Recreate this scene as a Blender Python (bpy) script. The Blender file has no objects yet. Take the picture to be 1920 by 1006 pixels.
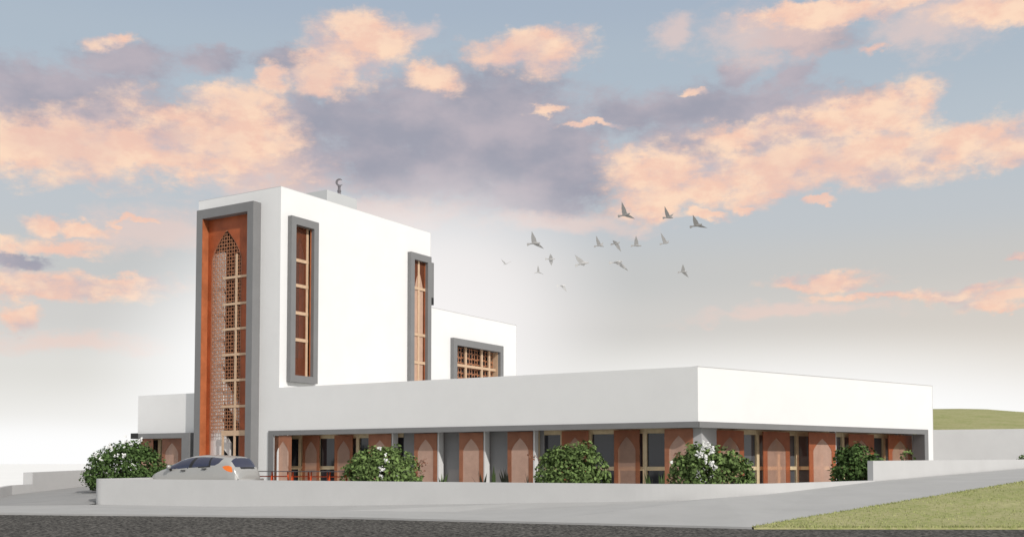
import bpy, bmesh, math, random
from mathutils import Vector, Matrix
R = math.radians
rnd = random.Random(7)
scene = bpy.context.scene
col = scene.collection

# ------------------------------------------------------------------ camera
FPX, PSI, TILT, YP, EYE = 1994.17, 0.5526, 0.0464, 775.39, 1.6
CAM = Vector((36.07, -37.30, EYE))
FW = Vector((-math.sin(PSI)*math.cos(TILT), math.cos(PSI)*math.cos(TILT), math.sin(TILT)))
RT = Vector((math.cos(PSI), math.sin(PSI), 0))
UP = RT.cross(FW)
cd = bpy.data.cameras.new('camera')
cam = bpy.data.objects.new('camera', cd); col.objects.link(cam)
cam.matrix_world = Matrix((( RT.x, UP.x, -FW.x, CAM.x), (RT.y, UP.y, -FW.y, CAM.y), (RT.z, UP.z, -FW.z, CAM.z), (0, 0, 0, 1)))
cd.sensor_width = 36; cd.lens = FPX/1920*36
cd.shift_y = (YP-503)/1920
cd.clip_start = 0.1; cd.clip_end = 8000
scene.camera = cam

def ray(x, y): return RT*((x-960)/FPX) - UP*((y-YP)/FPX) + FW
def atz(x, y, z):
    d = ray(x, y); return CAM + d*((z-EYE)/d.z)
def dep(x, y, D): return CAM + ray(x, y)*D
def onY(x, y, Y):
    d = ray(x, y); return CAM + d*((Y-CAM.y)/d.y)
def onX(x, y, X):
    d = ray(x, y); return CAM + d*((X-CAM.x)/d.x)
def onP(x, y, P, n):
    d = ray(x, y); return CAM + d*(((P-CAM).dot(n))/d.dot(n))

# ------------------------------------------------------------------ light
SUN_EL, SUN_PHI = 33.0, 24.0          # azimuth measured from +X towards -Y
sdir = Vector((math.cos(R(SUN_EL))*math.cos(R(SUN_PHI)), -math.cos(R(SUN_EL))*math.sin(R(SUN_PHI)), math.sin(R(SUN_EL))))
sl = bpy.data.lights.new('sun', 'SUN'); sl.energy = 3.0; sl.angle = R(0.5); sl.color = (1, .95, .89)
so = bpy.data.objects.new('sun', sl); col.objects.link(so)
so.rotation_euler = (-sdir).to_track_quat('-Z', 'Y').to_euler(); so.location = (40, -30, 40)
scene.view_settings.view_transform = 'Standard'; scene.view_settings.look = 'None'
scene.view_settings.gamma = 1; scene.view_settings.exposure = 0.0
scene.view_settings.use_curve_mapping = False

def lin(r, g, b):
    f = lambda c: (c/255/12.92) if c/255 <= .04045 else ((c/255+.055)/1.055)**2.4
    return (f(r), f(g), f(b), 1)

# ------------------------------------------------------------------ sky (world)
wd = bpy.data.worlds.new('World'); scene.world = wd; wd.use_nodes = True
nt = wd.node_tree; nt.nodes.clear()
def N(t, **k):
    n = nt.nodes.new(t)
    for a, v in k.items(): setattr(n, a, v)
    return n
def put(sock, v):
    if isinstance(v, bpy.types.NodeSocket): nt.links.new(v, sock)
    else: sock.default_value = v
def M(op, a, b=0, c=0):
    n = N('ShaderNodeMath', operation=op); put(n.inputs[0], a); put(n.inputs[1], b); put(n.inputs[2], c); return n.outputs[0]
def V(op, a, b=(0, 0, 0), c=(0, 0, 0)):
    n = N('ShaderNodeVectorMath', operation=op); put(n.inputs[0], a); put(n.inputs[1], b); put(n.inputs[2], c)
    return n.outputs['Value'] if op in ('DOT_PRODUCT', 'LENGTH') else n.outputs[0]
def MR(v, a, b, c=0., d=1., smooth=True):
    n = N('ShaderNodeMapRange', interpolation_type='SMOOTHSTEP' if smooth else 'LINEAR')
    put(n.inputs[0], v); n.inputs[1].default_value = a; n.inputs[2].default_value = b
    n.inputs[3].default_value = c; n.inputs[4].default_value = d; return n.outputs[0]
def MIX(f, a, b):
    n = N('ShaderNodeMix', data_type='RGBA'); put(n.inputs[0], f); put(n.inputs[6], a); put(n.inputs[7], b); return n.outputs[2]
def NOISE(vec, scale, detail=5, rough=.55, color=False):
    n = N('ShaderNodeTexNoise'); put(n.inputs['Vector'], vec); n.inputs['Scale'].default_value = scale
    n.inputs['Detail'].default_value = detail; n.inputs['Roughness'].default_value = rough
    return n.outputs['Color'] if color else n.outputs[0]
tc = N('ShaderNodeTexCoord'); dirv = V('NORMALIZE', tc.outputs['Generated'])
sp = N('ShaderNodeSeparateXYZ'); put(sp.inputs[0], dirv)
X, Y, Z = sp.outputs
# azimuth clockwise from the direction the street looks towards, and elevation, both in radians
fx, fy = -math.sin(PSI), math.cos(PSI)
fr = M('MULTIPLY_ADD', X, fx, M('MULTIPLY', Y, fy))
rg = M('MULTIPLY_ADD', X, RT.x, M('MULTIPLY', Y, RT.y))
az = M('ARCTAN2', rg, fr); el = M('ARCSINE', Z)
cb = N('ShaderNodeCombineXYZ'); put(cb.inputs[0], az); put(cb.inputs[1], el)
ae = cb.outputs[0]
stretch = V('MULTIPLY', ae, (1, 1.7, 1))
w1 = NOISE(stretch, 11, 6, .6, True)
warp = V('MULTIPLY_ADD', w1, (.075, .05, 0), (-.0375, -.025, 0))
w2 = NOISE(stretch, 42, 5, .6, True)
warp = V('ADD', warp, V('MULTIPLY_ADD', w2, (.022, .018, 0), (-.011, -.009, 0)))
aw = V('ADD', ae, warp)
def angles(px, py):
    d = ray(px, py).normalized()
    return math.atan2(d.dot(RT), d.x*fx+d.y*fy), math.asin(d.z)
def blobs(vec, L, sm=.35):
    m = None
    for (px, py, rx, ry) in L:
        a, e = angles(px, py)
        sx = FPX/rx*math.cos(e)**2*1.0; sy = FPX/ry
        v = V('MULTIPLY_ADD', vec, (sx, sy, 0), (-a*sx, -e*sy, 0))
        q = V('LENGTH', v)
        if m is None: m = q
        else:
            n = N('ShaderNodeMath', operation='SMOOTH_MIN'); put(n.inputs[0], m); put(n.inputs[1], q); n.inputs[2].default_value = sm
            m = n.outputs[0]
    return m
DARK = [(110,175,180,50),(10,205,120,60),(235,125,80,35),(390,122,60,22),(560,120,60,20),(640,215,110,55),(800,225,170,80),(930,225,160,100),(890,310,230,80),(1040,300,130,100),
        (1000,370,120,45),(1220,215,110,42),(1330,205,120,42),(1450,195,120,36),(560,240,80,45),(870,180,90,45),(1385,130,36,28),(1490,140,36,26),(50,482,65,13),(720,290,120,70),(260,225,120,40),(1400,250,200,30),(560,300,80,50),(1520,70,80,30),(120,215,160,26),(330,215,90,22),(1600,195,90,22),(1480,300,70,18),(1300,265,90,30)]
PEACH = [(690,75,85,48),(640,105,70,55),(600,150,42,30),(520,155,28,30),(815,148,58,28),(1000,92,95,36),(1030,115,48,36),(955,108,50,18),
         (180,270,220,62),(60,275,150,55),(350,260,170,62),(470,250,85,75),(300,310,210,28),(430,200,70,25),(215,78,34,14),
         (1240,330,100,55),(1400,322,180,50),(1600,295,220,50),(1800,270,150,38),(1700,205,60,48),(1580,225,130,42),(1880,285,80,28),(1230,375,75,35),(1350,352,150,32),(1430,245,110,28),
         (1650,8,220,22),(1860,30,90,30),(1520,12,80,18),(1630,100,24,12),
         (90,410,38,20),(165,415,46,14),(130,452,80,18),(245,406,32,5),(18,455,26,16),(100,530,190,26),(20,585,40,24),(220,522,70,12),
         (1540,524,105,17),(1640,552,110,12),(1790,548,110,15),(1870,568,70,13),(1910,490,26,9),(1548,372,36,8),(1295,172,22,7),(1465,357,32,9),(1395,380,24,8),(1325,398,30,10),(1030,215,32,10),(1120,243,55,7)]
FAINT = [(700,395,150,30),(1060,420,150,22),(1450,60,110,45),(1750,60,90,40),(300,430,120,40),(1480,585,150,14),(480,330,120,40),(130,640,120,20),(1250,60,30,30),(780,60,30,20)]
n1 = NOISE(stretch, 26, 7, .62); n2 = NOISE(stretch, 9, 5, .55)
nn = M('SUBTRACT', n1, .5)
n3 = NOISE(V('ADD', stretch, (3.1, 1.7, 0)), 17, 7, .62)
n4 = NOISE(stretch, 80, 5, .65)
nf = M('MULTIPLY_ADD', M('SUBTRACT', n4, .5), .55, nn)
dk = M('MULTIPLY_ADD', nf, -1.3, blobs(aw, DARK, .5))
pk = M('MULTIPLY_ADD', nf, -1.15, blobs(aw, PEACH, .3))
fk = M('MULTIPLY_ADD', nf, -1.3, blobs(aw, FAINT, .3))
a_d = MR(dk, 1.40, .45); a_p = MR(pk, 1.30, .52); a_f = MR(fk, 1.5, .3, 0, .55)
# clear sky: the Sky Texture, thinned by evening haze that thickens to white at the horizon
st = N('ShaderNodeTexSky', sky_type='NISHITA'); st.sun_disc = False
st.sun_elevation = R(SUN_EL); st.sun_rotation = math.atan2(sdir.x, sdir.y); st.altitude = 100; st.dust_density = 2.0
nish = V('SCALE', st.outputs[0]); nish.node.inputs['Scale'].default_value = 0.08
ramp = N('ShaderNodeValToRGB'); put(ramp.inputs[0], M('MULTIPLY', el, 1.4))
cr = ramp.color_ramp; cr.interpolation = 'B_SPLINE' if False else 'EASE'
def elpx(py): return max(0, min(1, angles(960, py)[1]*1.4))
HIGH = lin(206, 205, 203)
stops = [(868, (253,253,251)), (790, (243,241,238)), (700, (229,226,221)), (610, (214,211,207)), (520, (203,203,201)), (420, (197,202,206)), (300, (190,200,208)), (120, (179,192,204)), (0, (172,186,202))]
cr.elements[0].position = 0; cr.elements[0].color = lin(*stops[0][1])
cr.elements[1].position = elpx(0); cr.elements[1].color = lin(*stops[-1][1])
for py, c in stops[1:-1]:
    e_ = cr.elements.new(elpx(py)); e_.color = lin(*c)
e_ = cr.elements.new(R(34)*1.4); e_.color = HIGH
base = MIX(.9, nish, ramp.outputs[0])
warm = MR(az, .0, .45); warm2 = MR(el, R(14), R(6))
base = MIX(M('MULTIPLY', M('MULTIPLY', warm, warm2), .35), base, lin(222, 208, 192))
s1 = MIX(M('MULTIPLY', a_d, .93), base, MIX(MR(n2, .35, .65), lin(158,158,172), lin(188,178,186)))
s1 = MIX(a_f, s1, lin(240,208,196))
pc = MIX(MR(n1, .38, .62), lin(246,203,182), lin(255,221,194))
pc = MIX(MR(n2, .56, .36, 0, .55), pc, lin(232,194,182))
# greyer folds inside the lit clouds
fold = M('MULTIPLY', MR(n3, .47, .66), MR(pk, .15, .75, .35, 1.))
pc = MIX(M('MULTIPLY', fold, .75), pc, lin(196,182,190))
s2 = MIX(M('MULTIPLY', a_p, M('MULTIPLY_ADD', fold, -.22, .95)), s1, pc)
# white glow around the building, painted into the sky colour
gl = blobs(ae, [(640,760,480,420),(120,960,480,200),(1500,900,950,290)], .4)
s3 = MIX(MR(gl, 1.0, .45, 0, .96), s2, (1, 1, .995, 1))
gl2 = blobs(ae, [(860,560,300,240)], .4)
s3 = MIX(MR(gl2, 1.15, .2, 0, .78), s3, lin(246,242,241))
low = MR(el, R(2.6), R(.6))
s3 = MIX(low, s3, (1, 1, .998, 1))
bg = N('ShaderNodeBackground'); put(bg.inputs[0], s3); bg.inputs[1].default_value = 1.0
ow = N('ShaderNodeOutputWorld'); nt.links.new(bg.outputs[0], ow.inputs[0])
wd.cycles.sampling_method = 'MANUAL'; wd.cycles.sample_map_resolution = 512

# ------------------------------------------------------------------ materials
def mat(name, base, rough=.7, var=.0, vscale=3., bump=0., bscale=40., spec=.35, metal=0., alpha=1., tint=None, island=False, objvar=0.):
    m = bpy.data.materials.new(name); m.use_nodes = True
    t = m.node_tree; b = t.nodes['Principled BSDF']; L = t.links.new
    b.inputs['Base Color'].default_value = (*base, 1); b.inputs['Roughness'].default_value = rough
    b.inputs['Specular IOR Level'].default_value = spec; b.inputs['Metallic'].default_value = metal
    g = t.nodes.new('ShaderNodeNewGeometry')
    if var or bump:
        src = g.outputs['Position']
        nz = t.nodes.new('ShaderNodeTexNoise'); L(src, nz.inputs['Vector']); nz.inputs['Scale'].default_value = vscale; nz.inputs['Detail'].default_value = 6; nz.inputs['Roughness'].default_value = .6
        if var:
            mr = t.nodes.new('ShaderNodeMapRange'); L(nz.outputs[0], mr.inputs[0]); mr.inputs[1].default_value = .3; mr.inputs[2].default_value = .7
            mr.inputs[3].default_value = 1-var; mr.inputs[4].default_value = 1+var
            mx = t.nodes.new('ShaderNodeVectorMath'); mx.operation = 'SCALE'; mx.inputs[0].default_value = base; L(mr.outputs[0], mx.inputs['Scale'])
            L(mx.outputs[0], b.inputs['Base Color'])
        if bump:
            n2_ = t.nodes.new('ShaderNodeTexNoise'); L(src, n2_.inputs['Vector']); n2_.inputs['Scale'].default_value = bscale; n2_.inputs['Detail'].default_value = 4
            bp = t.nodes.new('ShaderNodeBump'); bp.inputs['Strength'].default_value = bump; bp.inputs['Distance'].default_value = .01
            L(n2_.outputs[0], bp.inputs['Height']); L(bp.outputs[0], b.inputs['Normal'])
    if objvar:
        oi = t.nodes.new('ShaderNodeObjectInfo'); mr = t.nodes.new('ShaderNodeMapRange'); L(oi.outputs['Random'], mr.inputs[0]); mr.inputs[3].default_value = 1-objvar; mr.inputs[4].default_value = 1+objvar
        mx2 = t.nodes.new('ShaderNodeVectorMath'); mx2.operation = 'SCALE'; L(mx.outputs[0], mx2.inputs[0]); L(mr.outputs[0], mx2.inputs['Scale']); L(mx2.outputs[0], b.inputs['Base Color'])
    if island:
        mr = t.nodes.new('ShaderNodeMapRange'); L(g.outputs['Random Per Island'], mr.inputs[0]); mr.inputs[3].default_value = .45; mr.inputs[4].default_value = 1.7
        mx = t.nodes.new('ShaderNodeVectorMath'); mx.operation = 'SCALE'; mx.inputs[0].default_value = base; L(mr.outputs[0], mx.inputs['Scale'])
        L(mx.outputs[0], b.inputs['Base Color'])
    if alpha < 1:
        tr = t.nodes.new('ShaderNodeBsdfTransparent'); tr.inputs[0].default_value = (*(tint or (1, 1, 1)), 1)
        ms = t.nodes.new('ShaderNodeMixShader'); ms.inputs[0].default_value = alpha
        L(tr.outputs[0], ms.inputs[1]); L(b.outputs[0], ms.inputs[2]); L(ms.outputs[0], t.nodes['Material Output'].inputs[0])
    return m
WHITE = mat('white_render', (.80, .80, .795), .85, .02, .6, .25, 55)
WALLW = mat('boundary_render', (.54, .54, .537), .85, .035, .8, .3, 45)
GREY = mat('grey_cladding', (.205, .205, .207), .6, .05, 1.2, .1, 60)
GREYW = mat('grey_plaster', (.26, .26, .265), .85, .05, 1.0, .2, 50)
COPING = mat('coping_metal', (.60, .60, .60), .5, .0)
ROOF = mat('roof_gravel', (.5, .5, .49), .9, .1, 6)
TIMBER = mat('pale_timber', (.62, .50, .32), .55, .12, 5)
GLASS = mat('dark_glass', (.022, .024, .030), .06, spec=.5)
BLACK = mat('black_panel', (.015, .015, .015), .5)
PANEL = mat('orange_panel', (.47, .135, .05), .35, .28, 1.1, alpha=.60, tint=(1, .52, .3), spec=.4)
LINING = mat('orange_lining', (.42, .135, .055), .5, .25, 1.3, spec=.3)
LATT = mat('orange_lattice', (.42, .18, .09), .5, .1, 3, alpha=.8, tint=(1, .7, .5))
SHUT = mat('russet_shutter', (.35, .145, .080), .4, .16, 2.5, objvar=.16, alpha=.84, tint=(1, .6, .42))
ARCH = mat('perforated_sheet', (.62, .40, .31), .5, .10, 3, objvar=.10, alpha=.70, tint=(1, .75, .6))
ROSY = mat('rosy_timber', (.60, .42, .28), .55, .1, 5)
SHUT_T = mat('clear_russet_shutter', (.34, .140, .072), .4, .16, 2.5, objvar=.16, alpha=.60, tint=(1, .62, .45))
ARCH_T = mat('clear_perforated_sheet', (.58, .36, .27), .5, .10, 3, objvar=.10, alpha=.48, tint=(1, .8, .66))
SHUT_R = mat('orange_russet_shutter', (.42, .140, .062), .4, .16, 2.5, objvar=.14, alpha=.62, tint=(1, .6, .42))
PIER = mat('pier_render', (.66, .66, .655), .85, .03, 1)
STONEW = mat('white_interior', (.78, .76, .74), .8)

# ------------------------------------------------------------------ helpers
def tag(o, label=None, cat=None, group=None, kind=None):
    if label: o['label'] = label
    if cat: o['category'] = cat
    if group: o['group'] = group
    if kind: o['kind'] = kind
    return o
def thing(name, label, cat, loc=(0, 0, 0), rz=0, group=None):
    o = bpy.data.objects.new(name, None); col.objects.link(o); o.location = loc; o.rotation_euler = (0, 0, rz); o.empty_display_size = .3
    return tag(o, label, cat, group)
def obj(name, bm, m, parent=None, world=True, smooth=False):
    """link a bmesh as one object; with world=True its vertices are world coordinates under a parent standing at its own place"""
    me = bpy.data.meshes.new(name)
    bmesh.ops.recalc_face_normals(bm, faces=bm.faces)
    if smooth:
        for f in bm.faces: f.smooth = True
    bm.to_mesh(me); bm.free()
    for x in (m if isinstance(m, (list, tuple)) else [m]): me.materials.append(x)
    o = bpy.data.objects.new(name, me); col.objects.link(o)
    if parent:
        o.parent = parent
        if world and parent.parent is None and parent.type == 'EMPTY': o.location = -Vector(parent.location)
    return o
def B(): return bmesh.new()
def quad(bm, pts):
    return bm.faces.new([bm.verts.new(p) for p in pts])
class Frame:
    """facade frame: s along the wall, d inwards, z up"""
    def __init__(s, o, u): s.o = Vector((o[0], o[1], 0)); s.u = Vector((u[0], u[1], 0)).normalized(); s.n = Vector((-s.u.y, s.u.x, 0))
    def p(s, a, d, z): return s.o + s.u*a + s.n*d + Vector((0, 0, z))
    def px(s, x, y, d=0):
        q = onP(x, y, s.o + s.n*d, s.n); return (q-s.o).dot(s.u), q.z
def box(bm, F, s0, s1, d0, d1, z0, z1):
    v = [bm.verts.new(F.p(a, d, z)) for z in (z0, z1) for a, d in ((s0, d0), (s1, d0), (s1, d1), (s0, d1))]
    for f in ((0, 3, 2, 1), (4, 5, 6, 7), (0, 1, 5, 4), (1, 2, 6, 5), (2, 3, 7, 6), (3, 0, 4, 7)): bm.faces.new([v[i] for i in f])
def wall(bm, F, s0, s1, z0, z1, d0, d1, holes=()):
    """slab with rectangular openings (s0,s1,z0,z1), reveals included"""
    S = sorted({s0, s1, *[c for h in holes for c in h[:2] if s0 <= c <= s1]}); Zs = sorted({z0, z1, *[c for h in holes for c in h[2:] if z0 <= c <= z1]})
    def full(i, j):
        if not (0 <= i < len(S)-1 and 0 <= j < len(Zs)-1): return False
        a, b = (S[i]+S[i+1])/2, (Zs[j]+Zs[j+1])/2
        return not any(h[0] < a < h[1] and h[2] < b < h[3] for h in holes)
    for i in range(len(S)-1):
        for j in range(len(Zs)-1):
            if not full(i, j): continue
            a, b, c, e = S[i], S[i+1], Zs[j], Zs[j+1]
            quad(bm, [F.p(a, d0, c), F.p(b, d0, c), F.p(b, d0, e), F.p(a, d0, e)])
            quad(bm, [F.p(b, d1, c), F.p(a, d1, c), F.p(a, d1, e), F.p(b, d1, e)])
            if not full(i-1, j): quad(bm, [F.p(a, d1, c), F.p(a, d0, c), F.p(a, d0, e), F.p(a, d1, e)])
            if not full(i+1, j): quad(bm, [F.p(b, d0, c), F.p(b, d1, c), F.p(b, d1, e), F.p(b, d0, e)])
            if not full(i, j-1): quad(bm, [F.p(a, d1, c), F.p(b, d1, c), F.p(b, d0, c), F.p(a, d0, c)])
            if not full(i, j+1): quad(bm, [F.p(a, d0, e), F.p(b, d0, e), F.p(b, d1, e), F.p(a, d1, e)])
    bmesh.ops.remove_doubles(bm, verts=bm.verts, dist=1e-5)
def prism(bm, pts, z0, z1):
    a = [bm.verts.new((p[0], p[1], z0)) for p in pts]; b = [bm.verts.new((p[0], p[1], z1)) for p in pts]
    bm.faces.new(list(reversed(a))); bm.faces.new(b)
    for i in range(len(pts)):
        j = (i+1) % len(pts); bm.faces.new([a[i], a[j], b[j], b[i]])
def tube(bm, pts, rad, n=6):
    """tapering tube through points"""
    rings = []
    for i, p in enumerate(pts):
        p = Vector(p); t = (Vector(pts[min(i+1, len(pts)-1)])-Vector(pts[max(i-1, 0)])).normalized()
        a = t.orthogonal().normalized(); b = t.cross(a); r = rad[i] if isinstance(rad, (list, tuple)) else rad
        rings.append([bm.verts.new(p+(a*math.cos(k*2*math.pi/n)+b*math.sin(k*2*math.pi/n))*r) for k in range(n)])
    for A, C in zip(rings, rings[1:]):
        for k in range(n): bm.faces.new([A[k], A[(k+1) % n], C[(k+1) % n], C[k]])
    bm.faces.new(list(reversed(rings[0]))); bm.faces.new(rings[-1])
def arch_half(z, zs, za, w):
    if z <= zs: return w
    if z >= za: return 0.
    t = (z-zs)/(za-zs)
    return w*(1-t**1.55)
def arch_rows(z0, zs, za, n=14): return [z0] + [zs+(za-zs)*k/n for k in range(n+1)]
def arch_outer(bm, F, s0, s1, z0, z1, sc, w, zs, za, d, zb=None):
    """panel with a pointed-arch opening; zb = sill of the opening"""
    zb = z0 if zb is None else zb
    if zb > z0: quad(bm, [F.p(s0, d, z0), F.p(s1, d, z0), F.p(s1, d, zb), F.p(s0, d, zb)])
    rows = arch_rows(zb, zs, za)
    for a, b in zip(rows, rows[1:]):
        ha, hb = arch_half(a, zs, za, w), arch_half(b, zs, za, w)
        quad(bm, [F.p(s0, d, a), F.p(sc-ha, d, a), F.p(sc-hb, d, b), F.p(s0, d, b)])
        quad(bm, [F.p(sc+ha, d, a), F.p(s1, d, a), F.p(s1, d, b), F.p(sc+hb, d, b)])
    quad(bm, [F.p(s0, d, za), F.p(s1, d, za), F.p(s1, d, z1), F.p(s0, d, z1)])
    bmesh.ops.remove_doubles(bm, verts=bm.verts, dist=1e-5)
def thicken(bm, vec):
    """turn a sheet into a plate"""
    g = bmesh.ops.extrude_face_region(bm, geom=list(bm.faces))
    bmesh.ops.translate(bm, verts=[e for e in g['geom'] if isinstance(e, bmesh.types.BMVert)], vec=vec)
def arch_inner(bm, F, sc, w, z0, zs, za, d):
    rows = arch_rows(z0, zs, za)
    L_ = [F.p(sc-arch_half(a, zs, za, w), d, a) for a in rows]; R_ = [F.p(sc+arch_half(a, zs, za, w), d, a) for a in rows[:-1]]
    bm.faces.new([bm.verts.new(p) for p in R_+list(reversed(L_))])
def arch_rim(bm, F, sc, w, z0, zs, za, d0, d1, t):
    rows = arch_rows(z0, zs, za)
    path = [(sc-arch_half(a, zs, za, w), a) for a in rows]+[(sc+arch_half(a, zs, za, w), a) for a in reversed(rows[:-1])]
    pin = [(sc+(s-sc)*(1-t/w), z-(t*1.2 if abs(s-sc) < .01 else 0)) for s, z in path]
    for (a, b), (a2, b2), (c, e), (c2, e2) in zip(path, pin, path[1:], pin[1:]):
        quad(bm, [F.p(a, d0, b), F.p(c, d0, e), F.p(c2, d0, e2), F.p(a2, d0, b2)])
        quad(bm, [F.p(a2, d0, b2), F.p(c2, d0, e2), F.p(c2, d1, e2), F.p(a2, d1, b2)])
def lattice(bm, F, s0, s1, z0, z1, d, c, inside, hole=.34):
    """pierced screen: square cells with an eight-sided hole, every other one turned and larger"""
    nx = max(1, round((s1-s0)/c)); nz = round((z1-z0)/c); cx = (s1-s0)/nx; cz = (z1-z0)/nz
    for i in range(nx):
        for j in range(nz):
            sc, zc = s0+(i+.5)*cx, z0+(j+.5)*cz
            if not inside(sc, zc): continue
            h = hole*(1.12 if (i+j) % 2 else .86)
            out = [(1, 0), (1, 1), (0, 1), (-1, 1), (-1, 0), (-1, -1), (0, -1), (1, -1)]
            O = [bm.verts.new(F.p(sc+a*cx/2, d, zc+b*cz/2)) for a, b in out]
            I = []
            for k in range(8):
                r = h*(1.25 if (k % 2) == ((i+j) % 2) else .8)
                I.append(bm.verts.new(F.p(sc+math.cos(k*math.pi/4)*r*cx, d, zc+math.sin(k*math.pi/4)*r*cz)))
            for k in range(8): bm.faces.new([O[k], O[(k+1) % 8], I[(k+1) % 8], I[k]])
    bmesh.ops.remove_doubles(bm, verts=bm.verts, dist=1e-4)

# ------------------------------------------------------------------ setting: ground sheets
A_R = .35158; LB = 21.206
FLOOR = .44
cR = Vector((26.765, 15.154, 0))
TF = Frame((0, 0), (1, 0)); TS = Frame((0, 0), (0, 1)); RF = Frame((LB, 0), (math.sin(A_R), math.cos(A_R)))
def sheet(name, pts, faces, m, thick=None):
    bm = B(); v = [bm.verts.new(p) for p in pts]
    for f in faces: bm.faces.new([v[i] for i in f])
    o = obj(name, bm, m); o['kind'] = 'structure'; return o
def asphalt():
    m = bpy.data.materials.new('asphalt'); m.use_nodes = True; t = m.node_tree; b = t.nodes['Principled BSDF']; L = t.links.new
    g = t.nodes.new('ShaderNodeNewGeometry')
    n1_ = t.nodes.new('ShaderNodeTexNoise'); L(g.outputs[0], n1_.inputs['Vector']); n1_.inputs['Scale'].default_value = 11; n1_.inputs['Detail'].default_value = 2; n1_.inputs['Roughness'].default_value = .75
    r = t.nodes.new('ShaderNodeValToRGB'); L(n1_.outputs[0], r.inputs[0])
    r.color_ramp.elements[0].position = .44; r.color_ramp.elements[0].color = (.022, .021, .02, 1)
    r.color_ramp.elements[1].position = .60; r.color_ramp.elements[1].color = (.17, .162, .15, 1)
    n2_ = t.nodes.new('ShaderNodeTexNoise'); L(g.outputs[0], n2_.inputs['Vector']); n2_.inputs['Scale'].default_value = .5; n2_.inputs['Detail'].default_value = 3
    mr = t.nodes.new('ShaderNodeMapRange'); L(n2_.outputs[0], mr.inputs[0]); mr.inputs[3].default_value = .75; mr.inputs[4].default_value = 1.2
    mx = t.nodes.new('ShaderNodeVectorMath'); mx.operation = 'SCALE'; L(r.outputs[0], mx.inputs[0]); L(mr.outputs[0], mx.inputs['Scale']); L(mx.outputs[0], b.inputs['Base Color'])
    b.inputs['Roughness'].default_value = .95; b.inputs['Specular IOR Level'].default_value = .1
    return m
def grassmat():
    m = bpy.data.materials.new('grass'); m.use_nodes = True; t = m.node_tree; b = t.nodes['Principled BSDF']; L = t.links.new
    g = t.nodes.new('ShaderNodeNewGeometry')
    n1_ = t.nodes.new('ShaderNodeTexNoise'); L(g.outputs[0], n1_.inputs['Vector']); n1_.inputs['Scale'].default_value = 5.5; n1_.inputs['Detail'].default_value = 6; n1_.inputs['Roughness'].default_value = .75
    n2_ = t.nodes.new('ShaderNodeTexNoise'); L(g.outputs[0], n2_.inputs['Vector']); n2_.inputs['Scale'].default_value = .8; n2_.inputs['Detail'].default_value = 4
    ad = t.nodes.new('ShaderNodeMath'); ad.operation = 'MULTIPLY_ADD'; L(n2_.outputs[0], ad.inputs[0]); ad.inputs[1].default_value = .45; L(n1_.outputs[0], ad.inputs[2])
    r = t.nodes.new('ShaderNodeValToRGB'); L(ad.outputs[0], r.inputs[0])
    E_ = r.color_ramp.elements
    E_[0].position = .48; E_[0].color = (.19, .21, .078, 1)
    E_[1].position = .98; E_[1].color = (.43, .42, .21, 1)
    e = E_.new(.64); e.color = (.29, .31, .125, 1)
    e = E_.new(.78); e.color = (.35, .335, .175, 1)
    L(r.outputs[0], b.inputs['Base Color'])
    bp = t.nodes.new('ShaderNodeBump'); bp.inputs['Strength'].default_value = .5; bp.inputs['Distance'].default_value = .03; L(n1_.outputs[0], bp.inputs['Height']); L(bp.outputs[0], b.inputs['Normal'])
    b.inputs['Roughness'].default_value = .9; b.inputs['Specular IOR Level'].default_value = .1
    return m
ASPH = asphalt(); GRASS = grassmat()
PAVE = mat('pavement_concrete', (.395, .395, .393), .9, .05, .7, .25, 30)
DRIVE = mat('driveway_concrete', (.30, .30, .30), .9, .06, .9, .25, 30)
TERR = mat('terrace_paving', (.45, .45, .44), .9, .06, 1.2)
FIELD = mat('pale_ground', (.88, .88, .87), .95, .02, .05)
sheet('ground', [(-3000, -3000, -.01), (3000, -3000, -.01), (3000, 3000, -.01), (-3000, 3000, -.01)], [(0, 1, 2, 3)], FIELD)

# boundary wall line (outer face) and the heights where the pavement meets it
W0, W1, W2 = Vector((2.75, -12.40, 0)), Vector((25.2, -7.7, 0)), Vector((27.28, 1.2, 0))
def wall_pt(px, py):
    """point of the boundary wall's outer face seen at a pixel"""
    best = None
    for a, b in ((W0, W1), (W1, W2)):
        u = (b-a).normalized(); n = Vector((-u.y, u.x, 0)); q = onP(px, py, a, n); s = (q-a).dot(u)
        if -.3 <= s <= (b-a).length+.3 and (best is None): best = q
    return best
kerb = [Vector((-60, -44, .12)), atz(0, 961, .12), atz(320, 964, .12), atz(640, 968, .12), atz(1000, 977, .12), atz(1410, 987, .12)]
foot = [wall_pt(x, y) for x, y in ((190, 945.5), (420, 949), (640, 947), (1000, 942), (1280, 938), (1350, 932.5), (1440, 926), (1540, 914))] + [Vector((27.28, 1.2, .97))]
foot[0].z = max(.12, foot[0].z)
crease = [atz(240, 952.5, .12), atz(640, 956.5, .12), atz(850, 958.5, .12)]
fin = dep(1920, 877, 45); nearR = dep(1920, 902, 34.5)
ext = (fin - foot[-1]).normalized()
pts = []; idx = {}
def P_(k, v): idx[k] = len(pts); pts.append(Vector(v)); return idx[k]
for i, k in enumerate(kerb): P_('k%d' % i, k); P_('r%d' % i, (k.x, k.y, -.02))
for i, k in enumerate(foot): P_('f%d' % i, k)
for i, k in enumerate(crease): P_('c%d' % i, k)
P_('L0', (-60, -38, .12)); P_('L1', atz(0, 946.5, .12)); P_('L2', atz(171, 945, .12))
P_('fin', fin); P_('near', nearR); P_('fin2', fin+ext*14); P_('near2', nearR+(nearR-kerb[5]).normalized()*14)
F_ = []
def q_(*k): F_.append([idx[x] for x in k])
for i in range(5): q_('r%d' % i, 'r%d' % (i+1), 'k%d' % (i+1), 'k%d' % i)
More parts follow.
